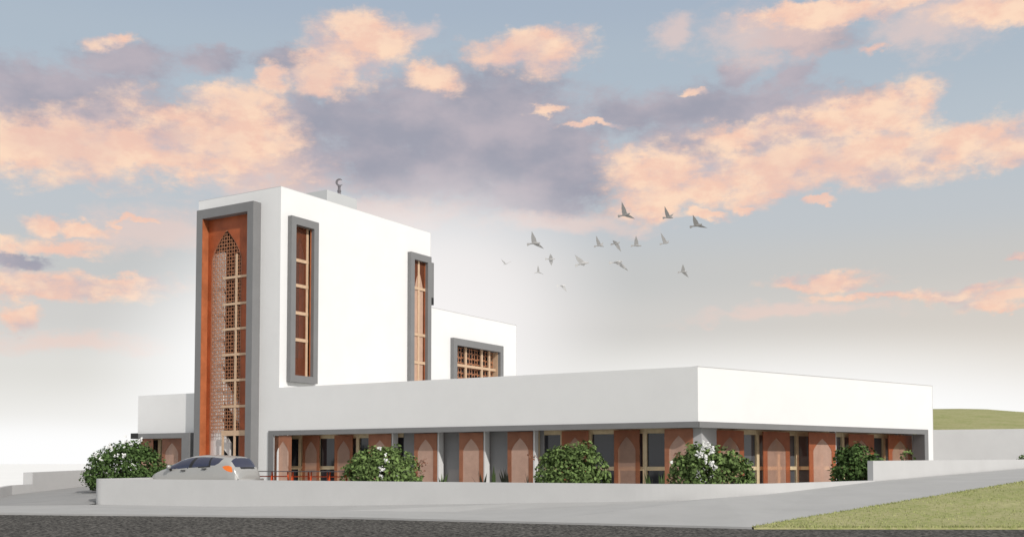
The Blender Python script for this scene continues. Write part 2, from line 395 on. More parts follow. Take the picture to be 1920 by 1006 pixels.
q_('k0', 'k1', 'L1', 'L0'); q_('k1', 'k2', 'c0', 'f0', 'L2', 'L1'); q_('c0', 'k2', 'k3', 'c1'); q_('c1', 'k3', 'k4', 'c2')
q_('f0', 'c0', 'f1'); q_('c0', 'c1', 'f2', 'f1'); q_('c1', 'c2', 'f3', 'f2'); q_('c2', 'k4', 'f4', 'f3'); q_('k4', 'k5', 'f5', 'f4')
q_('f5', 'k5', 'f6'); q_('k5', 'near', 'f7', 'f6'); q_('near', 'f8', 'f7'); q_('near', 'fin', 'f8'); q_('near', 'near2', 'fin2', 'fin')
sheet('pavement', pts, F_, PAVE)
# road
sheet('road', [(-80, -80, .07), (90, -80, .07), (90, 6, .07), *[(k.x+(k.x-33)*.0, k.y+.3, .07) for k in (atz(1920, 987, .12), kerb[5], kerb[4], kerb[3], kerb[2], kerb[1], kerb[0])]], [tuple(range(10))], ASPH)
# grass verge beside the rising path
gv = [kerb[5], atz(1920, 988.5, .06), Vector((48, -1, .06)), nearR+(nearR-kerb[5]).normalized()*14, nearR]
bm = B()
NU, NV = 40, 24
g0, g1, g2, g3 = kerb[5], nearR+(nearR-kerb[5]).normalized()*14, Vector((50, 8.5, 1.6)), atz(1920, 988, .12)+Vector((16, 9.6, 0))
grid = []
for i in range(NU+1):
    u = i/NU; row = []
    a = g0.lerp(g1, u); b_ = (g0+Vector((.05, -.02, -.01))).lerp(g3, u)
    for j in range(NV+1):
        v = j/NV; p = a.lerp(b_, v)
        p.z += (.004 if 0 < j else .014) + (.05*math.sin(p.x*1.3+p.y)*math.sin(p.y*1.7)*(1 if 0 < j < NV else 0)*min(1, u*3))
        row.append(bm.verts.new(p))
    row.append(bm.verts.new((row[-1].co.x+.02, row[-1].co.y-.05, .02)))
    grid.append(row)
for i in range(NU):
    for j in range(NV+1): bm.faces.new([grid[i][j], grid[i+1][j], grid[i+1][j+1], grid[i][j+1]])
o = obj('grass_verge', bm, GRASS, smooth=True); o['kind'] = 'structure'
gr_ = random.Random(5); bm = B()
def verge_pt(u, v):
    a = g0.lerp(g1, u); b_ = (g0+Vector((.05, -.02, -.01))).lerp(g3, u); p = a.lerp(b_, v)
    p.z += .05*math.sin(p.x*1.3+p.y)*math.sin(p.y*1.7)*min(1, u*3)*(1 if .03 < v < .97 else 0); return p
for k in range(13000):
    edge = gr_.random()
    v = gr_.random()**3*.04 if edge < .2 else (1-gr_.random()**2*.03 if edge < .34 else gr_.random())
    u = gr_.random()**.8*.62; p = verge_pt(u, v); h = gr_.uniform(.03, .075) if edge < .34 else gr_.uniform(.02, .05); w = gr_.uniform(.006, .014)
    t = Vector((gr_.uniform(-1, 1), gr_.uniform(-1, 1), 0)).normalized(); lean = Vector((gr_.uniform(-.5, .5), gr_.uniform(-.5, .5), 0))*h
    bm.faces.new([bm.verts.new(q) for q in (p-t*w-Vector((0, 0, .01)), p+t*w-Vector((0, 0, .01)), p+lean+Vector((0, 0, h)))])
tag(obj('grass_blades', bm, mat('grass_blade', (.31, .335, .135), .8, island=True, spec=.1)), 'short yellowish green grass growing on the verge beside the path', 'grass', kind='stuff')
# terrace behind the boundary wall, and the driveway ramping up to it at the left
b1 = atz(166, 910, .44); b0 = atz(22, 926, .22)
ret = Vector((1.45, -8.2, 0))
sheet('terrace', [(2.4, -12.2, FLOOR), (25.0, -7.5, FLOOR), (27.1, 1.3, FLOOR), (27.3, 15.2, FLOOR), (LB, 2, FLOOR), (-12, 12, FLOOR), (b1.x-8, b1.y+5, FLOOR), (b1.x, b1.y, FLOOR), (ret.x, ret.y, FLOOR)], [tuple(range(9))], TERR)
dw = [atz(-120, 946.5, .124), atz(0, 946.5, .124), atz(165, 945.1, .124), Vector((ret.x+.1, ret.y, FLOOR+.004)), Vector((b1.x-.3, b1.y+.2, FLOOR+.004)), Vector((b0.x-.2, b0.y, .20)), atz(-120, 938, .13)]
sheet('driveway', dw, [(0, 1, 5, 6), (1, 2, 3), (1, 3, 4, 5)], DRIVE)

# ------------------------------------------------------------------ the mosque
TX0, TD, TH, LOW, HB, RY = -5.69, 12.205, 14.916, 5.21, 10.60, 21.715
BT, BB = 3.16, 2.935            # grey band
mosque = thing('mosque', 'white cubic mosque with a tall tower, grey framed windows, arched russet screens and roof crescent', 'mosque', (0, 0, FLOOR))
# tower
bm = B()
A0, A1, AZ0, AZ1 = -5.02, -1.55, FLOOR, 14.0
wall(bm, TF, TX0, -.001, FLOOR, TH, 0, .3, [(A0, A1, AZ0-1, AZ1)])
obj('tower_wall', bm, WHITE, mosque)
def side_win(p0, p1, ptop, pbot=None):
    a, zt = TS.px(p0[0], p0[1], -.25); b, zt2 = TS.px(p1[0], p1[1], -.25); return a, b, (zt+zt2)/2
w1a, w1b, w1t = side_win((547, 404), (598, 417), 0)
w1z = TS.px(570, 717, -.25)[1]
w2a, w2b, w2t = side_win((771, 472), (809, 481), 0)
w3a, w3b, w3t = side_win((851, 633), (944, 648), 0)
fw_ = .36
holes = [(w1a+fw_, w1b-fw_, w1z+.36, w1t-.33), (w2a+fw_, w2b-fw_, LOW-.3, w2t-.33)]
bm = B(); wall(bm, TS, .3, TD, LOW-.3, TH-.0, 0, .3, holes); obj('tower_wall', bm, WHITE, mosque)
bm = B(); box(bm, TS, .3, TD, 5.39, 5.69, LOW-.3, TH); box(bm, Frame((TX0, TD), (1, 0)), .3, 5.39, -.3, 0, LOW-.3, TH); obj('tower_wall', bm, WHITE, mosque)
bm = B(); box(bm, TF, TX0+.3, -.3, .3, TD-.3, TH-.45, TH-.25); obj('tower_roof', bm, ROOF, mosque)
bm = B(); box(bm, TS, -.006, TD+.006, -.006, .32, TH, TH+.018); box(bm, TF, TX0-.006, -.32, -.006, .32, TH, TH+.018); obj('coping', bm, COPING, mosque)
bm = B(); box(bm, TS, TD-.008, TD+.008, -.008, .008, LOW, TH-.002); obj('corner_bead', bm, COPING, mosque)
# big front frame, projecting half a metre
def surround(name, F, s0, s1, z0, z1, t, d0, d1, m, tb=None, sill=True):
    bm = B(); hol = (s0+t, s1-t, (z0+(tb or t)) if sill else z0-1, z1-t*1.15)
    wall(bm, F, s0, s1, z0, z1, d0, d1, [hol]); return obj(name, bm, m, mosque), hol
fa, ha = surround('window_surround', TF, -5.25, -1.31, FLOOR, 14.28, .40, -.52, -.003, GREY, sill=False)
fa['label'] = 'tall grey box surround of the tower front window'
hs0, hs1, hz1 = -4.85, -1.71, 13.82
bm = B(); box(bm, TF, hs0+.002, hs0+.03, -.505, .45, FLOOR, hz1-.01); obj('lining', bm, LINING, fa)
# translucent orange screen with a lattice filled pointed arch
acx, aw_ = -3.24, 1.02
SY = -.12
acx = onY(423.5, 600, SY).x; aw_ = (onY(451.5, 600, SY).x-onY(395, 600, SY).x)/2
azs = onY(396, 492, SY).z; aza = onY(424, 431, SY).z; abz = onY(395, 810, SY).z
bm = B(); arch_outer(bm, TF, hs0+.03, hs1, FLOOR, hz1, acx, aw_, azs, aza, SY); thicken(bm, (0, .02, 0)); scr = obj('screen', bm, PANEL, fa)
scr['label'] = 'translucent orange screen with a tall pointed arch'
bm = B(); lattice(bm, TF, acx-aw_, acx+aw_, abz, aza, SY+.015, .17, lambda s, z: abs(s-acx) < arch_half(z, azs, aza, aw_)-.03, .41); obj('lattice', bm, LATT, scr)
bm = B(); arch_rim(bm, TF, acx, aw_, FLOOR, azs, aza, SY-.009, SY+.03, .06); obj('arch_rim', bm, SHUT, scr)
# behind it: white return wall, timber window, white slabs standing in for a streak of sunlight
WY = .12
wx0 = onY(417, 700, WY).x
bm = B(); box(bm, TF, hs0+.05, wx0, WY+.01, WY+.15, FLOOR, azs+.5); obj('inner_wall', bm, STONEW, mosque)
bm = B(); MY = SY-.03; wx0 = onY(417, 700, MY).x
for px, zt_ in ((419.5, abz), (441.5, 11.9)):
    x = onY(px, 700, MY).x; box(bm, TF, x-.06, x+.06, MY-.03, MY+.015, FLOOR, zt_)
for py in (519, 569, 616, 664, 712, 761, 811):
    z = onY(441, py, MY).z; hh = .13 if py == 811 else .06; box(bm, TF, wx0+.001, hs1-.001, MY-.035, MY+.01, z-hh, z+hh)
win = obj('window', bm, ROSY, mosque)
bm = B(); quad(bm, [TF.p(wx0-.8, .85, FLOOR), TF.p(A1+.3, .85, FLOOR), TF.p(A1+.3, .85, 14.3), TF.p(wx0-.8, .85, 14.3)]); obj('pane', bm, GLASS, win)
def light_streak(pa, pb, wtop, d0, d1):  # slanted white slab shaped as a patch of falling sunlight
    bm = B(); a = onY(*pa, d0); b2 = onY(*pb, d0)
    v = [(a.x, a.z), (b2.x, b2.z), (b2.x, b2.z+wtop), (a.x, a.z+wtop)]
    A = [bm.verts.new(TF.p(s, d0, z)) for s, z in v]; C = [bm.verts.new(TF.p(s, d1, z)) for s, z in v]
    bm.faces.new(A); bm.faces.new(list(reversed(C)))
    for k in range(4): bm.faces.new([A[k], A[(k+1) % 4], C[(k+1) % 4], C[k]])
    obj('sunlit_streak', bm, STONEW, mosque)
light_streak((417, 748), (458, 808), 1.0, .22, .32)
light_streak((417, 838), (432, 858), .75, .22, .32)

# tower side windows
def side_window(F, s0, s1, z0, z1, t, hz0, md=.12, lin_=None, verts=(), horis=(), sill=True):
    f_, h = surround('window_surround', F, s0, s1, z0, z1, t, -.26, -.003, GREY, sill=sill)
    zlo = h[2] if sill else hz0
    bm = B(); quad(bm, [F.p(h[0]-.2, .75, zlo), F.p(h[1]+.2, .75, zlo), F.p(h[1]+.2, .75, h[3]+.2), F.p(h[0]-.2, .75, h[3]+.2)]); obj('pane', bm, GLASS, f_)
    bm = B()
    for s in verts: box(bm, F, s-.08, s+.08, md, md+.1, zlo, h[3]+.1)
    for z in horis: box(bm, F, h[0]-.1, h[1]+.1, md-.015, md-.003, z-.08, z+.08)
    obj('mullion', bm, ROSY, f_)
    bm = B(); box(bm, F, h[1]-.03, h[1]-.004, -.06, .7, zlo, h[3]-.004); obj('lining', bm, lin_ or LINING, f_)
    return f_, h
def zs_on(F, px, L, d): return [F.px(px, y, d)[1] for y in L]
f1, h1 = side_window(TS, w1a, w1b, w1z, w1t, .33, LOW, md=.09, verts=[TS.px(576, 560, .09)[0]], horis=zs_on(TS, 568, (490, 537, 588, 638), .09))
sc1 = (h1[0]+h1[1])/2
AMB1 = mat('amber_screen', (.22, .085, .045), .35, .15, 2, alpha=.42, tint=(.9, .56, .38)); AMBP = mat('pale_amber_screen', (.76, .50, .37), .35, .1, 2, alpha=.66, tint=(1, .75, .6))
bm = B(); arch_outer(bm, TS, h1[0]+.004, h1[1]-.04, h1[2], h1[3], sc1, .36, h1[3]-1.5, h1[3]-.5,   .12, h1[2]+.9); thicken(bm, (-.02, 0, 0)); obj('screen', bm, AMB1, f1)
bm = B(); arch_inner(bm, TS, sc1, .36, h1[2]+.9, h1[3]-1.5, h1[3]-.5, .13); obj('arch_panel', bm, mat('russet_glass', (.30, .13, .085), .3, .05, 2, alpha=.35, tint=(1, .75, .62)), f1.children[-1])
f2, h2 = side_window(TS, w2a, w2b, LOW-.28, w2t, .33, LOW-.28, md=-.05, verts=[TS.px(785, 600, -.05)[0]], horis=zs_on(TS, 790, (542, 628, 680), -.05), sill=False)
sc2 = (h2[0]+h2[1])/2+.08
bm = B(); arch_outer(bm, TS, h2[0]+.004, h2[1]-.04, LOW-.28, h2[3], sc2, .40, h2[3]-1.7, h2[3]-.5, -.02, LOW); thicken(bm, (-.02, 0, 0)); obj('screen', bm, AMB1, f2)
bm = B(); arch_inner(bm, TS, sc2, .40, LOW, h2[3]-1.7, h2[3]-.5, -.01); obj('arch_panel', bm, AMBP, f2.children[-1])
# rear block
bm = B()
h3 = (w3a+.45, w3b-.3, LOW-.35, w3t-.33)
wall(bm, TS, TD+.001, RY, LOW-.3, HB, 0, .3, [h3]); box(bm, TS, RY-.3, RY, .3, 7, LOW-.3, HB); box(bm, TS, TD+.001, RY-.3, 6.7, 7, LOW-.3, HB)
obj('rear_block_wall', bm, WHITE, mosque)
bm = B(); box(bm, TS, TD+.002, RY-.3, .3, 6.7, HB-.4, HB-.2); obj('rear_block_roof', bm, ROOF, mosque)
bm = B(); box(bm, TS, TD+.03, RY+.02, -.02,   .3, HB, HB+.018); box(bm, TS, RY-.009, RY+.009, -.009, .009, LOW, HB-.002); obj('coping', bm, COPING, mosque)
f3, hh3 = side_window(TS, w3a, w3b, LOW-.28, w3t, .36, LOW-.28, verts=[TS.px(x, 680, .12)[0] for x in (874, 904, 918, 936)], horis=[TS.px(890, 688, .1)[1]], sill=False, lin_=ROSY)
bm = B(); lattice(bm, TS, hh3[0]+.01, hh3[1]-.04, LOW-.28, hh3[3]-.01, .30, .30, lambda s, z: True, .43); obj('lattice', bm, LATT, f3)
# frame on the back of the tower, seen edge-on
TB = Frame((0, TD), (1, 0))
bm = B(); wall(bm, TB, -2.4, -.10, 10.78, 13.25, .003, .48, [(-2.05, -.45, 11.1, 12.9)]); f4 = obj('window_surround', bm, GREY, mosque)
bm = B(); box(bm, TB, -.097, -.085, .05, .45, 10.80, 11.2); obj('end_plate', bm, BLACK, f4)
# roof box and crescent finial
c0 = onX(613, 360, -1.6); c1 = onX(669, 376, -1.6)
rb = B(); box(rb, TS, c0.y, c1.y, 1.6, 4.6, TH-.25, (c0.z+c1.z)/2+.1); rbo = obj('roof_box', rb, mat('roof_box_render', (.52, .53, .535), .85, .03, .8), mosque)
fz = (c0.z+c1.z)/2+.1
fb = onX(636, 367, -2.0); fyc = fb.y
bm = B()
H_ = 1.0/FPX*((fb-CAM).dot(FW))
def lathe(bm, c, prof, n=14):
    rings = [[bm.verts.new((c[0]+math.cos(k*2*math.pi/n)*r, c[1]+math.sin(k*2*math.pi/n)*r, z)) for k in range(n)] for r, z in prof]
    for A, C in zip(rings, rings[1:]):
        for k in range(n): bm.faces.new([A[k], A[(k+1) % n], C[(k+1) % n], C[k]])
    bm.faces.new(list(reversed(rings[0]))); bm.faces.new(rings[-1])
lathe(bm, (-2.0, fyc), [(.17, fz), (.18, fz+.07), (.10, fz+.13), (.085, fz+.22), (.115, fz+.29), (.08, fz+.36), (.07, fz+.5), (.09, fz+.54), (.05, fz+.58)])
# crescent: open ring in the plane facing the street
cz = fz+.58+.19; ro = .205; e1 = RT; e2 = Vector((0, 0, 1)); nrm = Vector((RT.y, -RT.x, 0))
out = []; inn = []
for k in range(25):
    t = R(38)+R(284)*k/24 + R(0)
    out.append((math.cos(t)*ro, math.sin(t)*ro))
    w = .11*math.sin(math.pi*k/24)**.7+.004
    inn.append((math.cos(t)*(ro-w), math.sin(t)*(ro-w)))
fc = Vector((-2.0, fyc, cz))
for k in range(24):
    for dd in (-.025, .025):
        quad(bm, [fc+e1*a+e2*b+nrm*dd for a, b in (out[k], out[k+1], inn[k+1], inn[k])])
    for ring in (out, inn):
        quad(bm, [fc+e1*ring[k][0]+e2*ring[k][1]+nrm*-.025, fc+e1*ring[k+1][0]+e2*ring[k+1][1]+nrm*-.025, fc+e1*ring[k+1][0]+e2*ring[k+1][1]+nrm*.025, fc+e1*ring[k][0]+e2*ring[k][1]+nrm*.025])
bmesh.ops.remove_doubles(bm, verts=bm.verts, dist=1e-5)
fo = obj('crescent_finial', bm, mat('finial_metal', (.17, .16, .175), .8, spec=.1), mosque); fo['label'] = 'grey crescent on a short turned stem'

# low wing: upper walls
bm = B()
wall(bm, TF, .001, LB, BT, LOW, .0, .3); wall(bm, TF, -1.0, -.63, FLOOR, BT, .301, .5)
# mitre the corner by a filler prism
q = [TF.p(LB, 0, 0), RF.p(.35, .3, 0), TF.p(LB-.4, .3, 0)]
wall(bm, RF, .0, 16.14, BT, LOW, .0, .3)
obj('wing_wall', bm, WHITE, mosque)
bm = B(); box(bm, RF, 15.64, 16.14, .0, .5, FLOOR, BT-.001); obj('wing_wall', bm, WHITE, mosque)
bm = B(); poly = [(0.0, .3), (LB-.2, .3), (cR.x-.4, cR.y-.1), (cR.x-4, 24), (0.0, 24)]; prism(bm, poly, LOW-.5, LOW-.3); obj('wing_roof', bm, ROOF, mosque)
bm = B(); prism(bm, [(-.3, .06), (LB-.08, .06), (cR.x-.5, cR.y-.1), (cR.x-5, 24), (-.3, 24)], BT-.16, BT-.06); obj('soffit', bm, GREYW, mosque)
bm = B(); box(bm, RF, -.0, 16.16, -.02, .3, LOW, LOW+.015); box(bm, RF, 16.131, 16.149, -.009, .009, FLOOR, LOW-.002); obj('coping', bm, COPING, mosque)
# grey band and jambs
bm = B()
box(bm, TF, -.62, LB+.02, -.06, .055, BB, BT); box(bm, TF, -.62, -.30, -.06, .95, FLOOR, BB-.001); obj('fascia', bm, GREY, mosque)
bm = B()
box(bm, RF, .0, 15.63, -.06, .055, BB, BT); box(bm, RF, 15.32, 15.63, -.06, .55, FLOOR, BB-.001); obj('fascia', bm, GREY, mosque)
# recessed back walls and glazing
GD = .95
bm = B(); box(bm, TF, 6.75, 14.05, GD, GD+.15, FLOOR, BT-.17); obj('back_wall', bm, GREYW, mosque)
bm = B(); ca_ = TF.px(1298.5, 840, .46)[0]; cb_ = RF.px(1345, 840, 1.25)[0]
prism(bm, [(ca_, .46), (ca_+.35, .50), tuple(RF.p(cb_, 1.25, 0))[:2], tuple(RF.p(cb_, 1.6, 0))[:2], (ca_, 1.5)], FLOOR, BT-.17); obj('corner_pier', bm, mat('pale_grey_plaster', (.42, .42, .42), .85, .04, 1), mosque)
def glazing(F, s0, s1, mull, d, tz=1.40, pane=None):
    bm = B()
    box(bm, F, s0, s1, d-.02, d+.1, BB-.16, BB+.05); box(bm, F, s0, s1, d-.02, d+.1, tz-.075, tz+.075); box(bm, F, s0, s1, d-.02, d+.1, FLOOR, FLOOR+.12)
    for s in mull: box(bm, F, s-.085, s+.085, d-.035, d+.085, FLOOR+.001, BB+.049)
    w = obj('window', bm, TIMBER, mosque)
    bm = B(); quad(bm, [F.p(s0, d+.06, FLOOR), F.p(s1, d+.06, FLOOR), F.p(s1, d+.06, BB), F.p(s0, d+.06, BB)]); obj('pane', bm, pane or GLASS, w)
glazing(TF, -.29, 6.74, [TF.px(x, 840, GD)[0] for x in (534, 563, 597, 632, 671, 705)], GD)
glazing(TF, 14.06, 20.9, [TF.px(x, 840, GD)[0] for x in (1009, 1055, 1106, 1158, 1209.5, 1255)], GD)
RD = 1.45
cw_ = RF.px(1711.5, 840, 1.0)[0]
bm = B(); box(bm, RF, cw_, 15.7, 1.0, 1.2, FLOOR, BT-.17); obj('back_wall', bm, WHITE, mosque)
glazing(RF, cb_+.01, 15.31, [RF.px(x, 840, RD)[0] for x in (1376, 1420, 1459, 1494, 1540, 1580, 1618, 1657, 1690)], RD, pane=mat('lit_room_glass', (.085, .088, .095), .08, spec=.5))  # paler pane colour stands in for a lit interior
# arched screens
def shutter(F, p0, p1, pier=None, d=.10, ms=None):
    ms = ms or (SHUT, ARCH)
    s0 = F.px(p0, 830, d)[0]; s1 = F.px(p1, 830, d)[0]; sc = (s0+s1)/2; w = (s1-s0)*.345
    bm = B(); arch_outer(bm, F, s0, s1, FLOOR, BB-.02, sc, w, 2.10, 2.66, d); thicken(bm, F.n*.03)
    sh = obj('shutter', bm, ms[0], mosque)
    bm = B(); arch_inner(bm, F, sc, w, FLOOR, 2.10, 2.66, d+.015); obj('arch_panel', bm, ms[1], sh)
    if pier:
        bm = B(); box(bm, F, s1+.012, s1+.09, d+.035, d+pier, FLOOR, BT-.165); obj('side_pier', bm, PIER, mosque)
for p0, p1, pier, d in ((514.5, 546, 0, .0), (567, 599, 0, .75), (627, 661, 0, .75), (691, 733, .4, .42), (776.5, 819, .38, .42), (861, 905.5, .38, .42), (951.5, 998.5, .32, .42), (1053, 1103, 0, .75), (1151, 1199, 0, .75), (1246, 1299, 0, .42)):
    shutter(TF, p0, p1, pier, d, None if pier or p0 > 1240 or p0 < 520 else (SHUT_T, ARCH_T))
for p0, p1, pier, d in ((1343, 1395, 0, 1.2), (1431, 1481, 0, 1.2), (1517, 1567, .35, .75), (1592, 1639, 0, 1.2), (1666, 1710, 0, .97)): shutter(RF, p0, p1, pier, d, (SHUT_R, ARCH if pier else ARCH_T))
# left wing with canopy
LY = .02
LW = Frame((0, LY), (1, 0))
lx0 = onY(259, 760, LY).x; lz = onY(300, 739.5, LY).z
ox0 = lx0+.15; ox1 = onY(340, 850, LY).x+.1
bm = B(); wall(bm, LW, lx0, TX0-.001, FLOOR, lz, 0, .3, [(ox0, ox1, FLOOR-1, 2.98)]); box(bm, LW, lx0, lx0+.3, .3, 9, FLOOR, lz); obj('wing_wall', bm, WHITE, mosque)
bm = B(); box(bm, LW, lx0+.3, TX0-.001, .3, 9, lz-.4, lz-.2); obj('wing_roof', bm, ROOF, mosque)
cy0 = -.40; CY = LY+cy0
x0c = onY(246, 815, CY).x; x1c = onY(355, 815, CY).x; ztc = onY(300, 811.5, CY).z; zbc = onY(300, 821, CY).z; xj = onY(340, 850, CY).x
bm = B(); box(bm, LW, x0c, x1c, cy0, -.003, zbc, ztc); box(bm, LW, xj, x1c, cy0, -.003, FLOOR, zbc-.001); cn = obj('canopy', bm, GREY, mosque)
bm = B(); box(bm, LW, x0c-.02, x0c-.002, cy0-.01, 0, zbc, ztc+.03); box(bm, LW, x0c-.02, onY(259, 815, CY).x, cy0-.02, cy0-.004, zbc, ztc+.03); obj('end_plate', bm, BLACK, cn)
bm = B(); box(bm, LW, ox0, ox1, .5, .6, BB-.1, BB+.1); box(bm, LW, ox0, ox1, .5, .6, 1.33, 1.47)
for px in (272, 299, 326):
    x = onY(px, 840, LY+.5).x; box(bm, LW, x-.1, x+.1, .48, .58, FLOOR, BB-.101)
w = obj('window', bm, TIMBER, mosque)
bm = B(); quad(bm, [LW.p(ox0-.2, .62, FLOOR), LW.p(ox1+.3, .62, FLOOR), LW.p(ox1+.3, .62, 3.1), LW.p(ox0-.2, .62, 3.1)]); obj('pane', bm, GLASS, w)
for p0, p1 in ((262, 287), (304, 340)): shutter(LW, p0, p1, 0, .10)
# thin wall plinth shown as clean line: ground slab under the building
bm = B(); prism(bm, [(-9.6, 2.8), (-.2, 2.8), (-.2, 1.0), (LB-.6, 1.0), (cR.x-.8, cR.y-.3), (cR.x-5, 23.8), (-9.6, 23.8)], FLOOR-.3, FLOOR+.02); obj('floor_slab', bm, TERR, mosque)

# ------------------------------------------------------------------ walls outside
def ribbon_wall(bm, path, z0, z1, t):
    """wall of thickness t (inwards, left of the path) along a polyline; z0/z1 numbers or lists"""
    n = len(path); L_ = []; 
    for i, p in enumerate(path):
        p = Vector(p); a = (p-Vector(path[i-1])).normalized() if i else None; b = (Vector(path[i+1])-p).normalized() if i < n-1 else None
        d = (a or b) if not (a and b) else (a+b).normalized()
        nrm = Vector((-d.y, d.x, 0)); k = 1 if not (a and b) else 1/max(.5, nrm.dot(Vector((-a.y, a.x, 0))))
        L_.append((p, p+nrm*t*k))
    zz0 = z0 if isinstance(z0, list) else [z0]*n; zz1 = z1 if isinstance(z1, list) else [z1]*n
    rows = [[bm.verts.new((q.x, q.y, z)) for q, z in ((o_, a), (o_, b), (i_, b), (i_, a))] for (o_, i_), a, b in zip(L_, zz0, zz1)]
    for A, C in zip(rows, rows[1:]):
        for k in range(4): bm.faces.new([A[k], C[k], C[(k+1) % 4], A[(k+1) % 4]])
    bm.faces.new(rows[0]); bm.faces.new(list(reversed(rows[-1])))
def ztop(px, py): return wall_pt(px, py).z
path = []; tops = []
u01 = (W1-W0).normalized(); n01 = Vector((-u01.y, u01.x, 0))
rr = .45                      # rounded left end
for k in range(7):
    t = R(90)*(1-k/6)
    path.append(W0+u01*(rr-rr*math.sin(t)-0)+n01*(rr-rr*math.cos(t)))
path = [Vector((1.45, -8.2, 0)), W0-u01*.02+n01*1.2]+path
u12 = (W2-W1).normalized()
for k in range(25):
    t = k/24; path.append((W1-u01*3).lerp(W1, t).lerp(W1.lerp(W1+u12*3, t), t))
path.append(W2)
ZW0, ZW1 = 1.045, .985
for p in path:
    s = max(0, min(1, (p-W0).dot(u01)/(W1-W0).length)); tops.append(ZW0+(ZW1-ZW0)*s)
tops[-1] = onP(1640, 900, W1, Vector((-u12.y, u12.x, 0))).z
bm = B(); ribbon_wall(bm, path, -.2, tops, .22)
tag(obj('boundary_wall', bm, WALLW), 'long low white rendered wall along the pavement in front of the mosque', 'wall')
s0_ = dep(1637, 863, 37.35); s1_ = dep(1920, 860.5, 45.2)
sdv = (s1_-s0_); s0b = Vector((s0_.x, s0_.y, 0)); s1b = Vector((s1_.x, s1_.y, 0))
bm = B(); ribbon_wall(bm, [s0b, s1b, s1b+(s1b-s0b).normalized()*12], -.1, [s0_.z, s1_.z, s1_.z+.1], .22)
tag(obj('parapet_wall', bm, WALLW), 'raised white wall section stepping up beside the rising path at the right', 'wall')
r0 = Vector((cR.x-.10, cR.y-.06, 0)); r1 = atz(1920, 803, 3.2); rd = (Vector((r1.x, r1.y, 0))-r0).normalized()
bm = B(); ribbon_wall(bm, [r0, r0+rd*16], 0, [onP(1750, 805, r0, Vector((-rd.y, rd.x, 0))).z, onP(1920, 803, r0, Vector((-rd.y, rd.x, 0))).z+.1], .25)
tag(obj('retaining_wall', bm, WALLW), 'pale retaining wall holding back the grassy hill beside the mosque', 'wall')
# hill behind it
bm = B(); hl = []
prof = [(1700, 766), (1749, 766), (1800, 765.5), (1850, 766.5), (1920, 772), (2000, 779)]
for i, (px, py) in enumerate(prof):
    a = r0+rd*(-1.0+i*3.4)+Vector((-rd.y, rd.x, 0))*.2; a.z = 3.12
    c = dep(px, py, 68+i*.8); m_ = a.lerp(c, .55); m_.z += .15
    hl.append([bm.verts.new(p) for p in (a, m_, c, c+Vector((-8, 14, -4)))])
for A, C in zip(hl, hl[1:]):
    for k in range(3): bm.faces.new([A[k], C[k], C[k+1], A[k+1]])
bmesh.ops.subdivide_edges(bm, edges=bm.edges[:], cuts=3, use_grid_fill=True)
o = obj('hill', bm, GRASS, smooth=True); o['kind'] = 'structure'
# wall on the far side of the driveway
b0 = atz(22, 926, .22); b1 = atz(166, 910, .44); bd = Vector((b1.x-b0.x, b1.y-b0.y, 0)).normalized(); bn = Vector((-bd.y, bd.x, 0))
bl = atz(-60, 944, .12)
p57 = onP(61, 900, Vector((b0.x, b0.y, 0)), bn)
dg = mat('driveway_wall_render', (.50, .50, .50), .85, .04, .8, .2, 40)
zl = onP(57, 907, Vector((b0.x, b0.y, 0)), bn).z
bm = B(); ribbon_wall(bm, [Vector((bl.x, bl.y, 0)), Vector((b0.x, b0.y, 0))+bd*.02, Vector((p57.x, p57.y, 0))], 0, [zl-.15, zl-.02, zl], .22)
tag(obj('low_wall', bm, dg), 'lower grey wall at the far left edge of the driveway entrance', 'wall')
zh = onP(61, 885, Vector((b0.x, b0.y, 0)), bn).z
e_ = Vector((b1.x, b1.y, 0))+bd*5
bm = B(); ribbon_wall(bm, [Vector((p57.x, p57.y, 0))+bd*.003, e_], 0, [zh, zh+.14], .45)
tag(obj('side_wall', bm, dg), 'taller grey wall behind the driveway, stepping up from the lower one', 'wall')

# ------------------------------------------------------------------ shrubs
LEAF = mat('shrub_leaf', (.115, .170, .055), .75, island=True, spec=.12)
LEAFD = mat('dark_shrub_leaf', (.066, .112, .034), .75, island=True, spec=.12)
PETAL = mat('white_blossom', (.82, .82, .80), .7)
BARK = mat('shrub_bark', (.10, .07, .05), .9)
TWIG = mat('russet_twig', (.22, .10, .06), .8)
def leaf(bm, c, n, size, rnd):
    n = n.normalized(); t = n.orthogonal().normalized(); t.rotate(Matrix.Rotation(rnd.random()*6.283, 3, n)); b = n.cross(t)
    l, w = size*(.8+.5*rnd.random()), size*.42
    p = [c-t*l*.5, c+b*w-n*w*.25, c+t*l*.5-n*l*.12, c-b*w-n*w*.25]
    v = [bm.verts.new(x) for x in p]; bm.faces.new([v[0], v[1], v[2]]); bm.faces.new([v[0], v[2], v[3]])
def rdir(rnd):
    while True:
        v = Vector((rnd.uniform(-1, 1), rnd.uniform(-1, 1), rnd.uniform(-1, 1)))
        if .05 < v.length < 1: return v.normalized()
